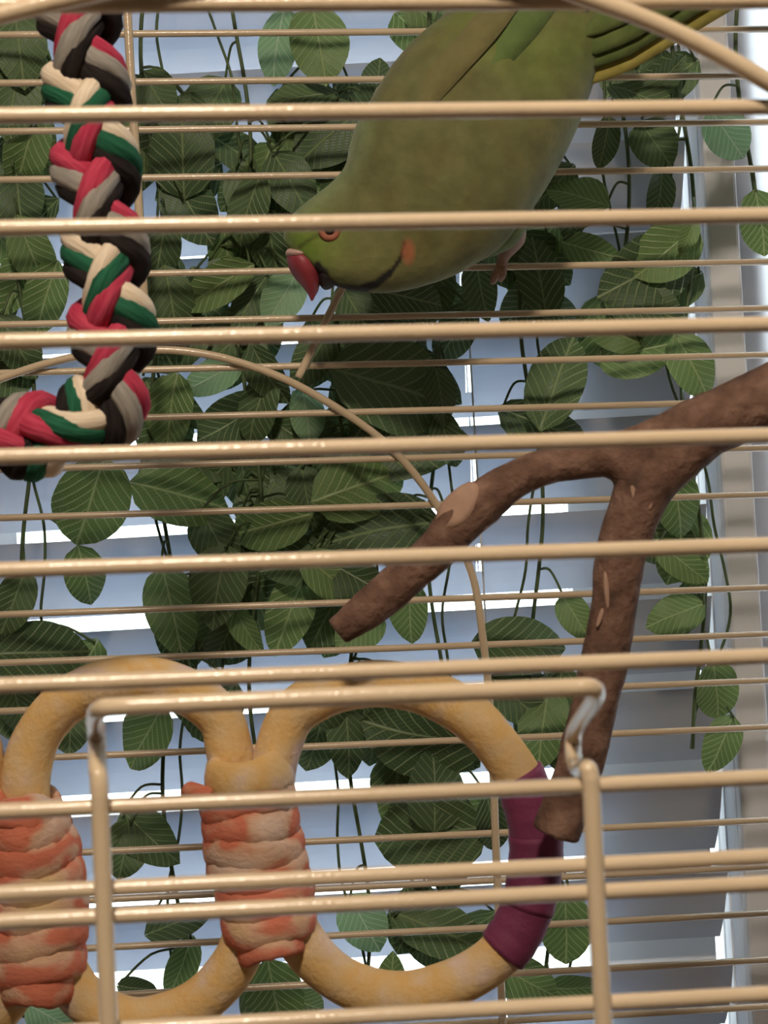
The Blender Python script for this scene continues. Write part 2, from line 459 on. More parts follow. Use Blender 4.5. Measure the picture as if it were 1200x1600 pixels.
# ------------------------------------------------------------------ bird cage
cage = empty('bird_cage'); cage.matrix_world = CAGE; cage.matrix_basis = CAGE
tag(cage, 'cream powder-coated wire bird cage with horizontal bars and arched wires', 'cage')
BRAD = 0.0016
HX = 0.27
def local_link(name, mb, mat=M_BAR, parent=cage):
    o = link(name, mb.mesh(name), mat, None); o.parent = parent
    return o
bar_me = MB().tube([(-HX, 0, 0), (-HX/2, 0, 0), (0, 0, 0), (HX/2, 0, 0), (HX, 0, 0)], BRAD, 14).mesh('bar')
for p in bar_me.polygons: p.use_smooth = len(p.vertices) == 4
bar_me.materials.append(M_BAR)
def bar(name, z, y):
    o = bpy.data.objects.new(name, bar_me); COL.objects.link(o); o.parent = cage
    o.location = (0, y, z)
    return o
fy = [5, 174, 346.5, 520, 697, 871, 1048, 1241, 1367, 1410, 1586]
zs = [L(600, y, 0).z for y in fy]
zs += [zs[0]+0.022*i for i in range(1, 9)] + [zs[-1]-0.022*i for i in range(1, 9)]
for z in zs: bar('front_bar', z, 0)
zr = []
for k in range(-2, 23):
    z = L(600, 50+74.1*k, REAR).z; zr.append(z); bar('rear_bar', z, REAR)
ztop, zbot = max(zs+zr)+0.02, min(zs+zr)-0.02
floor_l = -(CZ)+0.005
for x in (-HX, HX):
    for y in (0, REAR):
        local_link('corner_post', MB().tube([(x, y+(0.004 if y == 0 else -0.004), ztop), (x, y+(0.004 if y == 0 else -0.004), floor_l+ (0.0035 if x > 0 else -0.0035)*2)], 0.004, 10))
    for i, z in enumerate((ztop, zbot)):
        local_link('side_rail', MB().tube([(x, 0.0, z), (x, REAR, z)], 0.003, 10))
        
for y in (0, REAR):
    for z in (ztop, zbot):
        local_link('edge_rail', MB().tube([(-HX, y, z), (HX, y, z)], 0.003, 10))
def side_bars(x):
    me = MB().tube([(0, 0, 0), (0, REAR, 0)], BRAD, 8).mesh('side_bar'); me.materials.append(M_BAR)
    for p in me.polygons: p.use_smooth = len(p.vertices) == 4
    for i in range(18):
        o = bpy.data.objects.new('side_bar', me); COL.objects.link(o); o.parent = cage
        o.location = (x, 0, 0.19-0.022*i)
side_bars(HX+0.004); side_bars(-HX-0.004)
def wire(name, pts, r=BRAD, yl=None, n=10):
    """pts: (px, py, local depth)"""
    q = cr([tuple(L(*p)) for p in pts], n)
    return local_link(name, MB().tube(q, r, 12))
# small front door: bent wire frame hooked over the bars
dr = BRAD*1.12
door = empty('door'); door.parent = cage
def door_wire(pts):
    q = cr([tuple(L(*p)) for p in pts], 8)
    o = local_link('door_frame', MB().tube(q, dr, 14), parent=door)
    return o
door_wire([(172, 1640, -0.0036), (166, 1500, -0.0036), (158, 1300, -0.0036), (155, 1225, -0.0036), (152, 1195, -0.001), (152, 1165, 0.006), (150, 1140, 0.005), (149, 1120, -0.004), (158, 1108, -0.011),
           (190, 1104, -0.013), (300, 1099, -0.013), (500, 1090, -0.013), (700, 1082, -0.013), (880, 1075, -0.013), (920, 1074, -0.013), (931, 1082, -0.010), (926, 1098, 0.000), (908, 1124, 0.018), (897, 1145, 0.028),
           (895, 1170, 0.029), (899, 1195, 0.022), (906, 1203, 0.008), (916, 1199, -0.002), (922, 1212, -0.0036), (925, 1250, -0.0036), (932, 1400, -0.0036), (943, 1600, -0.0036), (946, 1660, -0.0036)])
# arched wires
wire('front_arch_wire', [(-640, 1500, -0.0036), (-620, 1000, -0.0036), (-560, 600, -0.0036), (-440, 310, -0.0036), (-310, 170, -0.0036), (-180, 90, -0.0036), (-60, 42, -0.0036), (0, 24, -0.0036), (110, -2, -0.0036), (300, -40, -0.0036), (560, -62, -0.0036), (800, -36, -0.0036), (920, -2, -0.0036), (1050, 48, -0.0036), (1200, 128, -0.0036), (1330, 214, -0.0036), (1470, 350, -0.0036), (1580, 560, -0.0036), (1640, 900, -0.0036), (1660, 1500, -0.0036)], BRAD*1.15)
YA = REAR-0.0033
wire('rear_arch_wire', [(-420, 1620, YA), (-400, 1200, YA), (-350, 920, YA), (-250, 740, YA), (-120, 640, YA), (0, 592, YA), (100, 561, YA), (200, 548, YA), (290, 549, YA), (380, 568, YA), (480, 610, YA), (600, 690, YA), (680, 785, YA), (735, 890, YA), (755, 1000, YA), (768, 1140, YA), (774, 1300, YA), (780, 1450, YA), (786, 1620, YA)], BRAD*1.15)
wire('rear_upright_wire', [(195, -60, YA), (205, 130, YA), (214, 270, YA), (224, 450, YA), (228, 552, YA)], BRAD*1.25)
wire('rear_brace_wire', [(536, 448, YA), (505, 510, YA), (466, 590, YA)], BRAD*1.1)

# ------------------------------------------------------------------ braided rope perch
RD = 0.462
path = cr([tuple(P(x, y, d)) for x, y, d in [(84, -400, RD), (98, -240, RD), (108, -120, RD), (116, -40, RD), (124, 40, RD), (134, 130, RD), (146, 230, RD), (158, 330, RD), (168, 430, RD), (176, 520, RD), (178, 580, RD), (166, 630, RD), (128, 664, RD), (70, 678, RD), (0, 688, RD), (-90, 702, RD), (-200, 712, RD), (-420, 700, RD+0.01), (-640, 660, RD+0.02)]], 40)
path = [Vector(p) for p in path]
# resample evenly
def resample(pts, step):
    out = [pts[0]]; acc = 0
    for a, b_ in zip(pts[:-1], pts[1:]):
        d = (b_-a).length; pos = step-acc
        while pos <= d:
            out.append(a+(b_-a)*(pos/d)); pos += step
        acc = (acc+d) % step if d > 0 else acc
    return out
path = resample(path, 0.00075)
rope = empty('rope_perch', P(178, 600, RD))
tag(rope, 'braided cotton rope perch in crimson, grey, black, green and cream, bent at its lower end', 'rope perch')
LP = 0.046; RR = 0.0068; DL = 0.0023; DQ = 0.60
CW = [['black', 'gray', 'red'], ['red', 'green', 'white'], ['black', 'gray', 'red'], ['black', 'green', 'white']]
frames = []
Nn = Vector((0, -1, 0))
for i in range(len(path)):
    T = (path[min(i+1, len(path)-1)]-path[max(i-1, 0)]).normalized()
    Nn = (Nn - T*Nn.dot(T)).normalized()
    frames.append((path[i], T, Nn.copy(), T.cross(Nn)))
for j in range(4):
    sgn = 1 if j < 2 else -1
    ph = (j % 2)*PI
    st = empty('strand', (0, 0, 0), None); st.parent = rope; st.matrix_parent_inverse = parent_matrix(rope).inverted()
    for q in range(3):
        pts = []
        for i, (p, T, n_, b_) in enumerate(frames):
            phi = 2*PI*(i*0.00075)/LP
            th = sgn*(phi + (q-1)*DQ) + ph + 0.9*sgn
            thc = sgn*phi + ph + 0.9*sgn
            # steeper where the strand rides on top
            thw = th - sgn*0.30*math.sin(2*th)*sgn
            r = RR + sgn*DL*math.cos(2*th) + (0.0007 if q == 1 else 0)
            pts.append(p + n_*(math.cos(thw)*r) + b_*(math.sin(thw)*r))
        rad = [0.00335*(1+0.10*math.sin(k*0.19+q*2+j)) for k in range(len(pts[::2]))]
        mb = MB().tube(pts[::2], rad, 10, uvs=1.0)
        link('yarn', mb.mesh('yarn'), YARN[CW[j][q]], st)

# ------------------------------------------------------------------ branch perch
BD = 0.505
br = empty('branch_perch', P(985, 740, BD))
tag(br, 'forked brown bark-covered branch perch reaching in from the right', 'branch')
def limb(mb, pts, sides=20, n=8):
    q = cr([(*P(x, y, d), r/F*d) for x, y, r, d in pts], n)
    c = [Vector(p[:3]) for p in q]; r = [p[3] for p in q]
    r = [ri*(1+0.05*noise.noise(ci*90)) for ri, ci in zip(r, c)]
    mb.tube(c, r, sides)
mb = MB()
limb(mb, [(1640, 420, 60, 0.512), (1420, 520, 56, 0.51), (1300, 572, 52, 0.507), (1200, 620, 50, BD), (1110, 662, 50, BD), (1040, 690, 44, BD), (980, 706, 36, BD), (900, 723, 27, BD), (850, 730, 29, BD), (800, 752, 31, BD), (755, 785, 37, BD), (715, 820, 36, BD), (680, 862, 33, BD), (630, 905, 33, BD), (580, 948, 31, BD), (527, 988, 23, BD)])
limb(mb, [(1130, 655, 40, BD), (1060, 705, 46, BD), (1012, 755, 46, BD), (988, 810, 42, BD), (970, 865, 40, BD), (962, 930, 38, BD), (948, 1010, 38, BD), (934, 1080, 37, BD), (918, 1150, 37, BD), (898, 1220, 37, BD), (868, 1305, 38, BD)])
limb(mb, [(890, 722, 26, BD), (950, 712, 34, BD), (995, 735, 40, BD), (1000, 780, 36, BD)], n=6)
me = mb.mesh('limb')
bo = link('limb', me, M_BARK, br)
rm = bo.modifiers.new('r', 'REMESH'); rm.mode = 'VOXEL'; rm.voxel_size = 0.0011; rm.use_smooth_shade = True
smd = bo.modifiers.new('s', 'SMOOTH'); smd.iterations = 4; smd.factor = 0.5
tx = bpy.data.textures.new('bark_relief', 'CLOUDS'); tx.noise_scale = 0.008
dm = bo.modifiers.new('d', 'DISPLACE'); dm.texture = tx; dm.strength = 0.0011; dm.mid_level = 0.5; dm.texture_coords = 'LOCAL'
def disc(name, c, axis_long, axis_short, normal, la, sa, mat, parent, thick=0.0012, n=24, dome=0.0006):
    mb = MB(); b0 = len(mb.v)
    c = Vector(c)
    rings = [(1.0, -thick), (1.0, 0.0), (0.7, dome*0.6), (0.3, dome)]
    for s, h in rings:
        for k in range(n):
            a = 2*PI*k/n
            wob = 1+0.05*math.sin(3*a+1)
            mb.v.append(c + axis_long*(math.cos(a)*la*s*wob) + axis_short*(math.sin(a)*sa*s*wob) + normal*h)
    for i in range(len(rings)-1):
        for k in range(n):
            k2 = (k+1) % n
            mb.f.append((i*n+k, i*n+k2, (i+1)*n+k2, (i+1)*n+k))
    mb.f.append(tuple((len(rings)-1)*n+k for k in range(n)))
    mb.f.append(tuple(reversed(range(n))))
    me = mb.mesh(name)
    bm = bmesh.new(); bm.from_mesh(me); bmesh.ops.recalc_face_normals(bm, faces=bm.faces); bm.to_mesh(me); bm.free()
    return link(name, me, mat, parent)
def dirpx(ax, ay):
    return (RIGHT*ax - UP*ay).normalized()
al = dirpx(52, -58); sh = dirpx(58, 52)
nrm = (-FWD*0.80 + dirpx(-0.6, -0.5)*0.6).normalized()
sh2 = nrm.cross(al).normalized(); al2 = sh2.cross(nrm).normalized()
o = disc('cut_knot', P(714, 789, BD-0.0052), al2, sh2, nrm, 0.0084, 0.0050, M_CUT, br, thick=0.004, dome=0.0); o['label'] = 'pale sawn oval where a side twig was cut off'
for (x, y, lx, ly, la, sa, dd) in [(948, 922, 3, 40, 0.0058, 0.0007, 0.0074), (1010, 782, 8, 20, 0.0030, 0.0017, 0.0080), (990, 770, 4, 20, 0.0024, 0.0007, 0.0080), (938, 965, -5, 16, 0.0030, 0.0006, 0.0072)]:
    a_ = dirpx(lx, ly); disc('bark_scar', P(x, y, BD-dd), a_, FWD.cross(a_).normalized(), -FWD, la, sa, M_CUT, br, thick=0.003, dome=0.0001)
# purple tape wound round the branch end and the ring is part of the toy (below)

# ------------------------------------------------------------------ rope ring toy
TD = 0.528
toy = empty('rope_ring_toy', P(400, 1500, TD))
tag(toy, 'chain of yellow fleece rings bound with coral tie-dyed wraps and purple tape', 'bird toy')
def ring(pts, closed, rpx, n=8):
    q = cr([(*P(x, y, d), r/F*d) for x, y, r, d in [(p[0], p[1], (p[2] if len(p) > 2 else rpx), (p[3] if len(p) > 3 else TD)) for p in pts]], n, closed)
    c = [Vector(p[:3]) for p in q]
    r = [p[3]*(1+0.06*noise.noise(Vector(p[:3])*70)) for p in q]
    mb = MB().tube(c, r, 18, closed)
    return link('ring', mb.mesh('ring'), M_FLEECE, toy), c
right_ring = [(436, 1166), (462, 1112), (520, 1080), (590, 1068), (660, 1080), (725, 1112), (780, 1168), (822, 1240), (838, 1320), (826, 1410), (790, 1480), (730, 1526), (650, 1553), (580, 1550), (520, 1522), (474, 1474), (440, 1400), (425, 1310), (424, 1230)]
ring(right_ring, True, 37)
left_ring = [(358, 1170), (342, 1120), (290, 1080), (215, 1062), (140, 1076), (85, 1114), (50, 1170), (40, 1240), (58, 1330), (78, 1430), (102, 1520), (150, 1575), (220, 1596), (300, 1572), (356, 1520), (384, 1460), (388, 1380), (378, 1290), (366, 1220)]
ring(left_ring, True, 37)
third = [(18, 1250), (10, 1160), (-60, 1090), (-160, 1075), (-260, 1120), (-320, 1230), (-330, 1360), (-290, 1490), (-210, 1580), (-110, 1610), (-20, 1590), (24, 1530), (40, 1430), (30, 1330)]
third = [(x-46 if y < 1300 and x > -100 else x, y) for x, y in third]
ring(third, True, 37)
def coil(cx, cy, hw, tilt, tube_px, hd=0.0145, mat=None, seed=0):
    mat = mat or M_WRAP
    rnd = random.Random(seed)
    n = 40; pts = []
    ax = dirpx(math.cos(tilt), math.sin(tilt)); c = P(cx, cy, TD)
    for k in range(n):
        a = 2*PI*k/n
        pts.append(c + ax*(math.cos(a)*hw/F*TD) + FWD*(math.sin(a)*hd) + UP*(0.0012*math.sin(2*a+seed)))
    r = [tube_px/F*TD*(1+0.12*math.sin(3*2*PI*k/n+seed)+0.08*rnd.uniform(-1, 1)) for k in range(n)]
    mb = MB().tube(pts, r, 14, True, flat=(0.5, 1.05), ref=ax)
    return link('wrap_coil', mb.mesh('wrap_coil'), mat, wrapp)
def wrap(label, coils, seed0):
    global wrapp
    wrapp = empty('wrap', (0, 0, 0)); wrapp.parent = toy; wrapp.matrix_parent_inverse = parent_matrix(toy).inverted()
    wrapp['label'] = label
    for i, (cx, cy, hw, tl, tp) in enumerate(coils):
        coil(cx, cy, hw, tl, tp, seed=seed0+i, mat=M_FLEECE if (i == 0 and seed0 == 3) else None)
wrap('coral and cream wrap binding the two larger rings', [(390, 1206, 56, -0.03, 28), (388, 1242, 64, -0.22, 26), (393, 1282, 64, -0.16, 27), (397, 1322, 66, -0.05, 28), (402, 1360, 68, -0.10, 26), (412, 1398, 66, -0.12, 27), (420, 1434, 62, -0.08, 27), (424, 1464, 44, -0.12, 22)], 3)
wrap('coral wrap at the left end of the yellow rings', [(42, 1262, 44, 0.10, 26), (46, 1298, 52, -0.20, 28), (52, 1338, 60, -0.32, 28), (58, 1378, 62, -0.10, 28), (62, 1418, 62, -0.08, 27), (64, 1456, 62, -0.22, 28), (64, 1496, 60, -0.14, 27), (66, 1532, 52, -0.05, 24)], 23)
loose = [Vector(p) for p in cr([tuple(P(330, 1246, TD-0.010)), tuple(P(312, 1240, TD-0.009)), tuple(P(299, 1236, TD-0.006)), tuple(P(293, 1234, TD-0.003))], 5)]
link('wrap_end', MB().tube(loose, [0.0030]*12+[0.0026, 0.0022, 0.0016, 0.0009], 12).mesh('wrap_end'), M_WRAP, toy)
# purple tape sleeve
q = cr([P(*p, TD).to_tuple() for p in right_ring], 10, True)
i0, i1 = 6*10+6, 10*10+2
seg = [Vector(p) for p in q[i0:i1]]
wrapp = toy
for a, b_, rp in ((0, 14, 42), (12, 26, 43), (24, len(seg), 42)):
    ss = seg[a:b_]
    mb = MB().tube(ss, [rp/F*TD*(1+0.015*math.sin(i*1.7)) for i in range(len(ss))], 20)
    o = link('tape_band', mb.mesh('tape_band'), M_PURPLE, toy); o['label'] = 'purple tape band'

# ------------------------------------------------------------------ hanging vines
def leaf_mesh(name, W, fold, droop, curl, seed):
    mb = MB(); nx, ny = 6, 10
    rnd = random.Random(seed)
    for j in range(ny+1):
        t = j/ny
        hw = W*1.95*(t**0.55)*((1-t)**0.70) if 0 < t < 1 else 0.004
        for i in range(nx+1):
            u = 2*i/nx-1
            x = u*hw
            y = t - 0.06*abs(u)*(1-t)*(1 if t < 0.4 else 0)
            z = fold*abs(x) - droop*(t-0.35)**2 + curl*math.sin(PI*t*2)*u*0.5 + 0.012*math.sin(9*t+3*u+seed)
            mb.v.append(Vector((x, y-0.5, z)))
    for j in range(ny):
        for i in range(nx):
            a = j*(nx+1)+i
            q = (a, a+1, a+nx+2, a+nx+1)
            mb.f.append(q)
            mb.uv.append([(mb.v[k].x+0.5, mb.v[k].y+0.5) for k in q])
    return mb.mesh(name)
LEAFM = []
for mi in range(3):
    row = []
    for v, (W, fo, dr_, cu) in enumerate([(0.40, 0.22, 0.30, 0.05), (0.36, -0.12, 0.45, -0.08), (0.44, 0.12, 0.22, 0.10), (0.32, 0.35, 0.38, 0.04)]):
        me = leaf_mesh('leaf', W, fo, dr_, cu, v)
        me.materials.append(M_LEAF[mi])
        for p in me.polygons: p.use_smooth = True
        row.append(me)
    LEAFM.append(row)
# px x, px y, length px, tip direction (0 right, 90 down), tone (dark, mid, backlit)
LV = [
 (30,70,130,80,0),(20,160,120,100,0),(40,240,130,110,1),(30,320,120,80,0),(50,400,120,70,1),(70,470,120,110,1),(30,545,110,60,0),(30,30,90,30,0),
 (285,235,135,-90,0),(245,150,90,60,0),(300,330,120,60,0),(335,450,130,150,1),(250,400,110,100,0),(270,480,120,80,0),(390,470,110,120,0),
 (432,70,120,100,2),(500,72,125,80,1),(590,125,80,-80,0),(510,215,130,140,0),(455,285,120,60,0),(385,330,110,110,0),(425,385,110,80,0),(470,150,110,170,0),
 (440,468,95,120,2),(640,465,120,10,0),(560,490,100,60,0),(752,455,95,80,0),(843,430,130,-100,0),(925,392,95,20,1),(900,305,100,200,1),
 (1010,425,170,150,0),(1040,395,120,140,1),(1005,150,110,20,0),(1040,120,90,-40,0),(945,225,80,100,0),(1025,225,90,60,0),(1030,310,90,100,0),
 (1138,212,95,50,2),(1190,350,100,80,1),(1075,372,60,110,1),(872,590,160,-70,0),(850,665,140,20,0),(1000,548,130,-10,1),(1085,575,110,60,1),(960,520,90,200,1),
 (620,605,200,15,0),(560,545,130,160,0),(640,685,190,-10,0),(330,590,100,150,2),(265,650,125,100,1),(400,640,120,110,0),(420,590,110,60,0),(480,650,90,80,2),
 (490,560,110,120,0),(690,620,90,80,0),(300,720,140,20,0),(140,790,150,110,1),(290,775,160,15,1),(418,822,135,165,1),(340,845,110,60,0),(480,780,100,80,0),
 (570,755,160,-20,1),(585,830,190,170,0),(135,905,100,80,1),(270,955,140,75,1),(340,920,130,100,0),(452,960,140,110,1),(385,985,90,60,1),(520,905,110,40,1),
 (20,945,110,110,0),(70,1020,150,0,0),(640,960,95,90,1),(560,985,90,140,1),(820,1010,150,5,0),(900,965,80,60,1),(848,1135,130,100,1),(810,1095,110,40,0),
 (1060,790,120,80,1),(1068,880,100,40,1),(1055,960,95,160,1),(1120,1082,100,80,1),(1127,1165,95,115,1),(225,1155,120,120,1),(320,1115,110,60,0),(110,1125,110,90,0),(30,1110,100,80,0),
 (545,1160,120,85,0),(655,1150,190,190,0),(680,1230,130,-90,0),(665,1305,180,170,0),(770,1290,90,80,0),(720,1160,100,60,0),(235,1310,120,40,0),(195,1330,90,100,0),
 (280,1440,105,-20,0),(282,1515,100,110,1),(215,1545,60,10,0),(570,1445,95,60,2),(690,1455,160,20,0),(612,1530,85,-90,1),(885,1455,110,88,1),(825,1535,110,30,1),(430,1560,120,80,1),(905,1545,90,0,1),(80,1590,80,30,2),
 (1075,690,90,80,1),(975,100,70,120,0),(1010,480,130,20,0),(700,690,100,70,0),(550,900,120,30,0),(460,880,110,170,0),(520,1110,120,10,0),
]
rnd = random.Random(11)
FILL = [(365,240,440,420,5),(330,400,440,560,5),(225,200,340,340,5),(430,170,540,290,4),(0,60,60,500,6),(500,540,710,640,4),(340,640,500,700,3),(470,900,540,990,3),(300,880,380,1000,3),(480,760,520,860,3),(0,20,60,520,9),(228,160,335,350,7),(228,350,430,560,9),(425,165,550,300,6),(370,290,470,400,5),(480,500,715,720,12),(490,720,680,880,8),(225,730,480,1010,12),(800,400,1075,530,8),(955,90,1060,170,3),(470,1100,740,1190,6),(610,1225,750,1350,5),(635,1410,760,1500,4),(790,1000,890,1190,5),(1040,690,1085,980,4),(0,1010,140,1130,6),(0,560,50,640,3),(280,1085,350,1170,3),(395,1530,470,1600,2),(560,440,700,480,3),(850,280,920,330,2),(780,380,860,480,3),(640,20,700,80,2),(210,600,310,690,4)]
for x0, y0, x1, y1, n in FILL:
    for i in range(n):
        LV.append((rnd.uniform(x0, x1), rnd.uniform(y0, y1), rnd.uniform(85, 125), rnd.uniform(30, 150), 0 if rnd.random() < 0.75 else 1, 1))
VX = [(45, 'behind the braided rope at the left edge'), (255, 'just right of the braided rope'), (395, 'left of the parakeet’s beak, above the coral wrap'), (545, 'below the parakeet’s chin'), (680, 'through the middle of the right-hand yellow ring'), (835, 'behind the branch fork, under the parakeet’s foot'), (985, 'right of the parakeet’s tail'), (1085, 'along the bright right edge of the blind'), (1185, 'in front of the pale wall at the right edge')]
vines = []
for x, where in VX:
    top = P(x-40, -860, 0.815)
    v = empty('hanging_vine', top)
    tag(v, 'artificial leafy green vine hanging ' + where.replace('’', "'"), 'vine', 'vines hanging in front of the blind')
    vines.append((x, v, [], []))
for e in LV:
    x, y, ln, ang, tone = e[:5]
    back = len(e) > 5
    d = rnd.uniform(0.822, 0.834) if back else rnd.uniform(0.796, 0.818)
    lc = P(x, y, d)
    vi = min(range(len(VX)), key=lambda i: abs(VX[i][0]+(y-800)*0.03 - x))
    _, v, tops, leaves = vines[vi]
    tip = dirpx(math.cos(R(ang)), math.sin(R(ang)))
    nrm = -FWD
    lat = tip.cross(nrm).normalized()
    M = Matrix((lat, tip, nrm)).transposed()
    sc = ln/F*d
    sw = rnd.uniform(0.9, 1.15)
    M = M @ Matrix.Rotation(rnd.uniform(-0.35, 0.35), 3, 'X') @ Matrix.Rotation(rnd.uniform(-0.4, 0.4), 3, 'Y')
    M4 = Matrix.Translation(lc) @ M.to_4x4() @ Matrix.Diagonal((sc*sw, sc, sc, 1))
    o = bpy.data.objects.new('leaf', LEAFM[tone][rnd.randrange(4)]); COL.objects.link(o)
    o.parent = v; o.matrix_parent_inverse = parent_matrix(v).inverted(); o.matrix_basis = M4
    leaves.append((lc - tip*(sc*0.5), y, d))
for x, v, _, leaves in vines:
    mb = MB()
    leaves.sort(key=lambda l: l[1])
    if not leaves: continue
    ymax = leaves[-1][1]
    st = []
    yy = -860
    k = 0
    while yy < ymax+10:
        st.append((x + (yy-800)*0.03 + 14*math.sin(yy*0.011+x), yy)); yy += 70
    pts = [Vector(p) for p in cr([tuple(P(a, b_, 0.820)) for a, b_ in st], 5)]
    mb.tube(pts, 0.0011, 6)
    if x not in (1185,):
        pts2 = [Vector(p) for p in cr([tuple(P(a+34*math.sin(b_*0.0061+2*x)+9*math.sin(b_*0.023+x), b_, 0.828)) for a, b_ in st], 5)]
        mb.tube(pts2, 0.0008, 6)
    for base, y, d in leaves:
        # petiole joins the strand a little above the leaf base
        att = min(pts, key=lambda p: (p-base-Vector((0, 0, 0.012))).length)
        mid = (att+base)/2 + Vector((0, 0.0, 0.006))
        mb.tube([Vector(p) for p in cr([tuple(att), tuple(mid), tuple(base)], 5)], 0.0007, 5)
    link('stem', mb.mesh('stem'), M_STEM, v)

# ------------------------------------------------------------------ parakeet
PD = 0.708
par = empty('parakeet', P(760, 300, PD))
tag(par, 'green ring-necked parakeet with a red beak, clinging head-down to the rear bars', 'bird')
pairs = [ # back px, belly px, half depth mm
 ((449, 388), (456, 392), 1.2), ((443.5, 374), (468, 404), 6), ((446, 353), (504, 436), 11.5), ((460, 333), (536, 450), 14.5), ((486, 311), (572, 456), 16), ((518, 286), (608, 457), 17.5),
 ((539, 260), (652, 449), 20), ((547, 226), (702, 433), 24), ((558, 194), (742, 412), 27), ((584, 150), (794, 378), 29.5), ((612, 105), (838, 318), 30.5), ((650, 62), (872, 262), 30), ((700, 22), (900, 205), 27), ((760, -18), (920, 152), 22), ((824, -42), (934, 112), 16), ((885, -55), (955, 70), 10), ((940, -60), (985, 30), 6), ((985, -60), (1005, -10), 3)]
st = cr([(a[0], a[1], b_[0], b_[1], h) for a, b_, h in pairs], 16)
NS, NR = len(st), 110
verts = []; pxs = []
for (ax, ay, bx, by, h) in st:
    cx, cy = (ax+bx)/2, (ay+by)/2; vx, vy = (ax-bx)/2, (ay-by)/2
    for k in range(NR):
        a = 2*PI*k/NR
        c_, s_ = math.cos(a), math.sin(a)
        cc = math.copysign(abs(c_)**0.92, c_); ss = math.copysign(abs(s_)**0.92, s_)
        x, y = cx+vx*cc, cy+vy*cc
        verts.append(P(x, y, PD) + FWD*(ss*h*0.001)); pxs.append((x, y, ss*h*0.001))
faces = []
for i in range(NS-1):
    for k in range(NR):
        k2 = (k+1) % NR
        faces.append((i*NR+k, (i+1)*NR+k, (i+1)*NR+k2, i*NR+k2))
faces.append(tuple(range(NR))); faces.append(tuple((NS-1)*NR+k for k in reversed(range(NR))))
NEAR = [v for k, v in enumerate(pxs) if v[2] <= 0.0005 and k % 2 == 0]
def near_depth(x, y, rad=16.0):
    num = den = 0.0
    for v in NEAR:
        d2 = (v[0]-x)**2+(v[1]-y)**2
        if d2 < rad*rad*9:
            w_ = math.exp(-d2/(rad*rad)); num += w_*v[2]; den += w_
    return PD + (num/den if den > 1e-6 else 0.0)
def seg_d(px, py, poly):
    bd = 1e9
    for (x0, y0), (x1, y1) in zip(poly[:-1], poly[1:]):
        dx, dy = x1-x0, y1-y0
        t = max(0, min(1, ((px-x0)*dx+(py-y0)*dy)/(dx*dx+dy*dy)))
        bd = min(bd, math.hypot(px-x0-t*dx, py-y0-t*dy))
    return bd
def mixc(a, b_, t):
    t = max(0, min(1, t)); return tuple(x+(y-x)*t for x, y in zip(a, b_))
OL = lin(112, 112, 72); GR = lin(112, 142, 50); TEAL = lin(128, 142, 100); YE = lin(128, 128, 78); BLK = lin(38, 36, 34); ROSE = lin(176, 112, 78)
RINGP = [(498, 420), (508, 440), (530, 451), (560, 455), (588, 448), (611, 432), (626, 412), (632, 392)]
me = bpy.data.meshes.new('body'); me.from_pydata([tuple(v) for v in verts], [], faces); me.update()
ca = me.color_attributes.new('plumage', 'FLOAT_COLOR', 'POINT')
for i, (x, y, z) in enumerate(pxs):
    c = OL
    c = mixc(c, GR, 1.15-math.hypot((x-478), (y-408))/75)
    c = mixc(c, YE, (1-seg_d(x, y, [(530, 420), (690, 425), (740, 405)])/60)*0.7)
    c = mixc(c, TEAL, (1-seg_d(x, y, [(470, 325), (520, 284), (545, 240), (552, 210)])/45))
    c = mixc(c, GR, (1-seg_d(x, y, [(700, 20), (840, 120), (890, 90)])/90)*0.35)
    nn = noise.noise(Vector((x*0.02, y*0.02, z*40)))*0.5
    c = mixc(c, lin(120, 100, 56), max(0, nn)*0.8)
    c = mixc(c, BLK, (7.0-seg_d(x, y, RINGP[:6]))/3.5) if x < 612 else mixc(c, BLK, (4.2-seg_d(x, y, RINGP[4:]))/2.5)
    c = mixc(c, BLK, (13-math.hypot(x-505, y-434))/6)
    c = mixc(c, lin(70, 78, 36), (5-seg_d(x, y, [(470, 392), (492, 380), (504, 374)]))/4*0.7)
    c = mixc(c, ROSE, (1.3-math.hypot((x-637)/10, (y-404)/18))*1.4)
    ca.data[i].color = (*c[:3], 1)
link('body', me, M_PLUM, par)
# beak (upper mandible), lower mandible, cere
def loft(name, prs, mat, d0, parent=par, n=6, NRr=24):
    s_ = cr([(a[0], a[1], b_[0], b_[1], h) for a, b_, h in prs], n)
    vs = []; fs = []
    for (ax, ay, bx, by, h) in s_:
        cx, cy = (ax+bx)/2, (ay+by)/2; vx, vy = (ax-bx)/2, (ay-by)/2
        for k in range(NRr):
            a = 2*PI*k/NRr
            vs.append(P(cx+vx*math.cos(a), cy+vy*math.cos(a), d0) + FWD*(math.sin(a)*h*0.001))
    for i in range(len(s_)-1):
        for k in range(NRr):
            k2 = (k+1) % NRr
            fs.append((i*NRr+k, (i+1)*NRr+k, (i+1)*NRr+k2, i*NRr+k2))
    fs.append(tuple(range(NRr))); fs.append(tuple((len(s_)-1)*NRr+k for k in reversed(range(NRr))))
    m = bpy.data.meshes.new(name); m.from_pydata([tuple(v) for v in vs], [], fs); m.update()
    return link(name, m, mat, parent)
loft('upper_beak', [((447, 395), (494, 398), 8.0), ((448, 404), (499, 410), 10.5), ((451, 418), (502, 427), 10.2), ((460, 434), (500, 443), 7.6), ((473, 449), (497, 455), 4.6), ((481, 460), (493, 462), 2.4), ((486, 470), (489, 470), 0.4)], M_BEAK, PD)
loft('lower_beak', [((494, 415), (524, 436), 8.5), ((495, 430), (522, 446), 8.0), ((499, 444), (514, 452), 4.6), ((504, 451), (508, 453), 0.8)], M_LBEAK, PD)
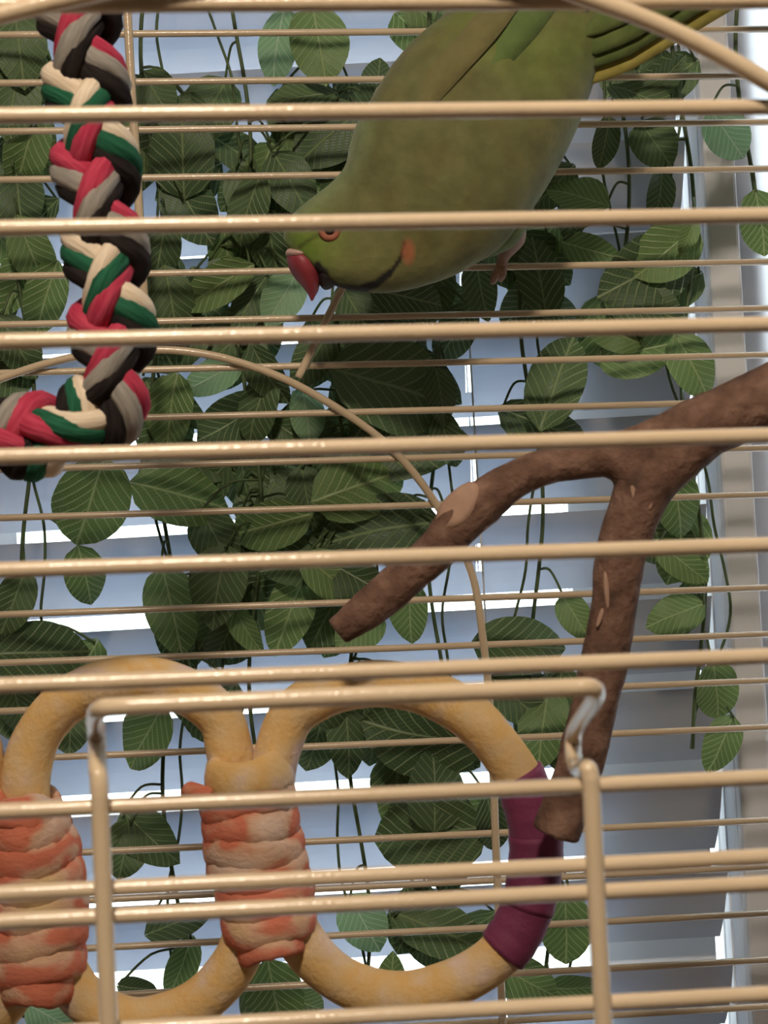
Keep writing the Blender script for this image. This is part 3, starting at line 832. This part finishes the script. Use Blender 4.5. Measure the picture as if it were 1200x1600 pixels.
loft('cere', [((449, 390), (472, 391), 4.0), ((446.5, 395), (484, 397), 9.0), ((446.5, 399), (490, 401), 10.4), ((450, 403), (484, 405), 9.5)], M_CERE, PD-0.0006)
for side in (-1, 1):
    ed = near_depth(517, 370)-PD
    c = P(517, 370, PD) + FWD*(ed if side < 0 else -ed)
    mb = MB(); pts = []
    for k in range(28):
        a = 2*PI*k/28
        pts.append(c + RIGHT*(math.cos(a)*0.0034) + UP*(math.sin(a)*0.0031) + FWD*side*0.0002)
    mb.tube(pts, 0.0015, 10, True, flat=(1, 1))
    ring_o = link('eye_ring', mb.mesh('eye_ring'), M_ERING, par)
    bm = bmesh.new(); bmesh.ops.create_uvsphere(bm, u_segments=24, v_segments=16, radius=0.0028)
    mm = bpy.data.meshes.new('eye'); bm.to_mesh(mm); bm.free()
    eo = link('eye', mm, M_EYE, None); eo.parent = par; eo.matrix_parent_inverse = parent_matrix(par).inverted(); eo.location = c + FWD*(-side*0.0008)
# feathers
def feather(name, p0, p1, wpx, mat, off, d=None, bend=0.0, n=16, parent=par):
    (x0, y0), (x1, y1) = p0, p1
    dx, dy = x1-x0, y1-y0; l = math.hypot(dx, dy); nx_, ny_ = -dy/l, dx/l
    vs = []; fs = []
    for i in range(n+1):
        t = i/n
        hw = wpx/2*min(1, (t/0.18)**0.6 if t > 0 else 0.05)*((1-((t-0.55)/0.45)**2.4*0.93) if t > 0.55 else 1)
        cx, cy = x0+dx*t + nx_*bend*math.sin(PI*t), y0+dy*t + ny_*bend*math.sin(PI*t)
        dc = None if d is None else d[0]+(d[1]-d[0])*t
        for j in range(5):
            u = j/2-1
            ux, uy = cx+nx_*hw*u, cy+ny_*hw*u
            dd = (near_depth(ux, uy) + 0.0016*(1-t)**2 - off*min(1, t*1.6)) if dc is None else dc
            vs.append(P(ux, uy, dd + 0.0008*u*u))
    for i in range(n):
        for j in range(4):
            a = i*5+j; fs.append((a, a+1, a+6, a+5))
    m = bpy.data.meshes.new(name); m.from_pydata([tuple(v) for v in vs], [], fs); m.update()
    o = link(name, m, mat, parent)
    sd = o.modifiers.new('s', 'SOLIDIFY'); sd.thickness = 0.0009
    return o
wing = empty('wing'); wing.parent = par; wing.matrix_parent_inverse = parent_matrix(par).inverted()
feather('flight_feather', (566, 226), (850, -86), 86, M_WINGB, 0.0062, parent=wing)
feather('flight_feather', (640, 205), (905, -84), 92, M_WINGG, 0.0040, parent=wing)
feather('flight_feather', (760, 160), (940, -40), 62, M_WINGB, 0.0022, parent=wing)
feather('tail_feather', (905, 60), (1330, -250), 56, M_TAILG, 0.0, (PD-0.014, PD-0.008))
feather('tail_feather', (900, 90), (1330, -210), 60, M_TAILG, 0.0, (PD-0.012, PD-0.006))
feather('tail_feather', (890, 112), (1330, -160), 56, M_TAILG, 0.0, (PD-0.0095, PD-0.003))
feather('tail_feather', (893, 136), (1320, -118), 50, M_TAILY, 0.0, (PD-0.006, PD+0.000))
# legs and feet, toes hooked over the rear bars
def foot(bx, by, hip, sgn):
    bc = CL(bx, by, REAR)
    bd = bc.y
    f = empty('foot'); f.parent = par; f.matrix_parent_inverse = parent_matrix(par).inverted()
    mb = MB()
    hp = P(*hip); ank = P(bx+10, by-22, bd-0.010)
    q = cr([tuple(hp), tuple((hp+ank)/2+Vector((0.003, 0, 0.0))), tuple(ank), tuple(P(bx+4, by-8, bd-0.0052))], 6)
    mb.tube([Vector(p) for p in q], [0.0042-0.0018*i/(len(q)-1) for i in range(len(q))], 12)
    link('shank', mb.mesh('shank'), M_FOOT, f)
    for (dx, ext, dep) in ((-9, 24, -0.0042), (3, 20, -0.0042)):
        pts = [tuple(P(bx+4, by-10, bd-0.0050)), tuple(P(bx+4+dx*0.4, by, bd-0.0040)), tuple(P(bx+2+dx*0.8, by+10, bd-0.0030)), tuple(P(bx+dx, by+ext-4, bd-0.0008)), tuple(P(bx+dx-2, by+ext, bd+0.0018))]
        q = cr(pts, 5)
        mb = MB().tube([Vector(p) for p in q], [0.0022-0.0012*(i/(len(q)-1))**3 for i in range(len(q))], 10)
        link('toe', mb.mesh('toe'), M_FOOT, f)
    pts = [tuple(P(bx+4, by-9, bd-0.0045)), tuple(P(bx+6, by-10, bd+0.001)), tuple(P(bx+8, by-4, bd+0.0042)), tuple(P(bx+8, by+6, bd+0.0036))]
    q = cr(pts, 5)
    mb = MB().tube([Vector(p) for p in q], [0.0019-0.001*(i/(len(q)-1)) for i in range(len(q))], 10)
    link('toe', mb.mesh('toe'), M_FOOT, f)
foot(780, 418, (806, 352, PD+0.012), 1)
foot(815, 270, (800, 235, PD+0.022), -1)
loft('thigh', [((742, 392), (752, 406), 3), ((752, 372), (776, 398), 8), ((768, 345), (806, 382), 12), ((790, 318), (826, 350), 13), ((806, 300), (836, 318), 8)], M_TAILG, PD+0.004)
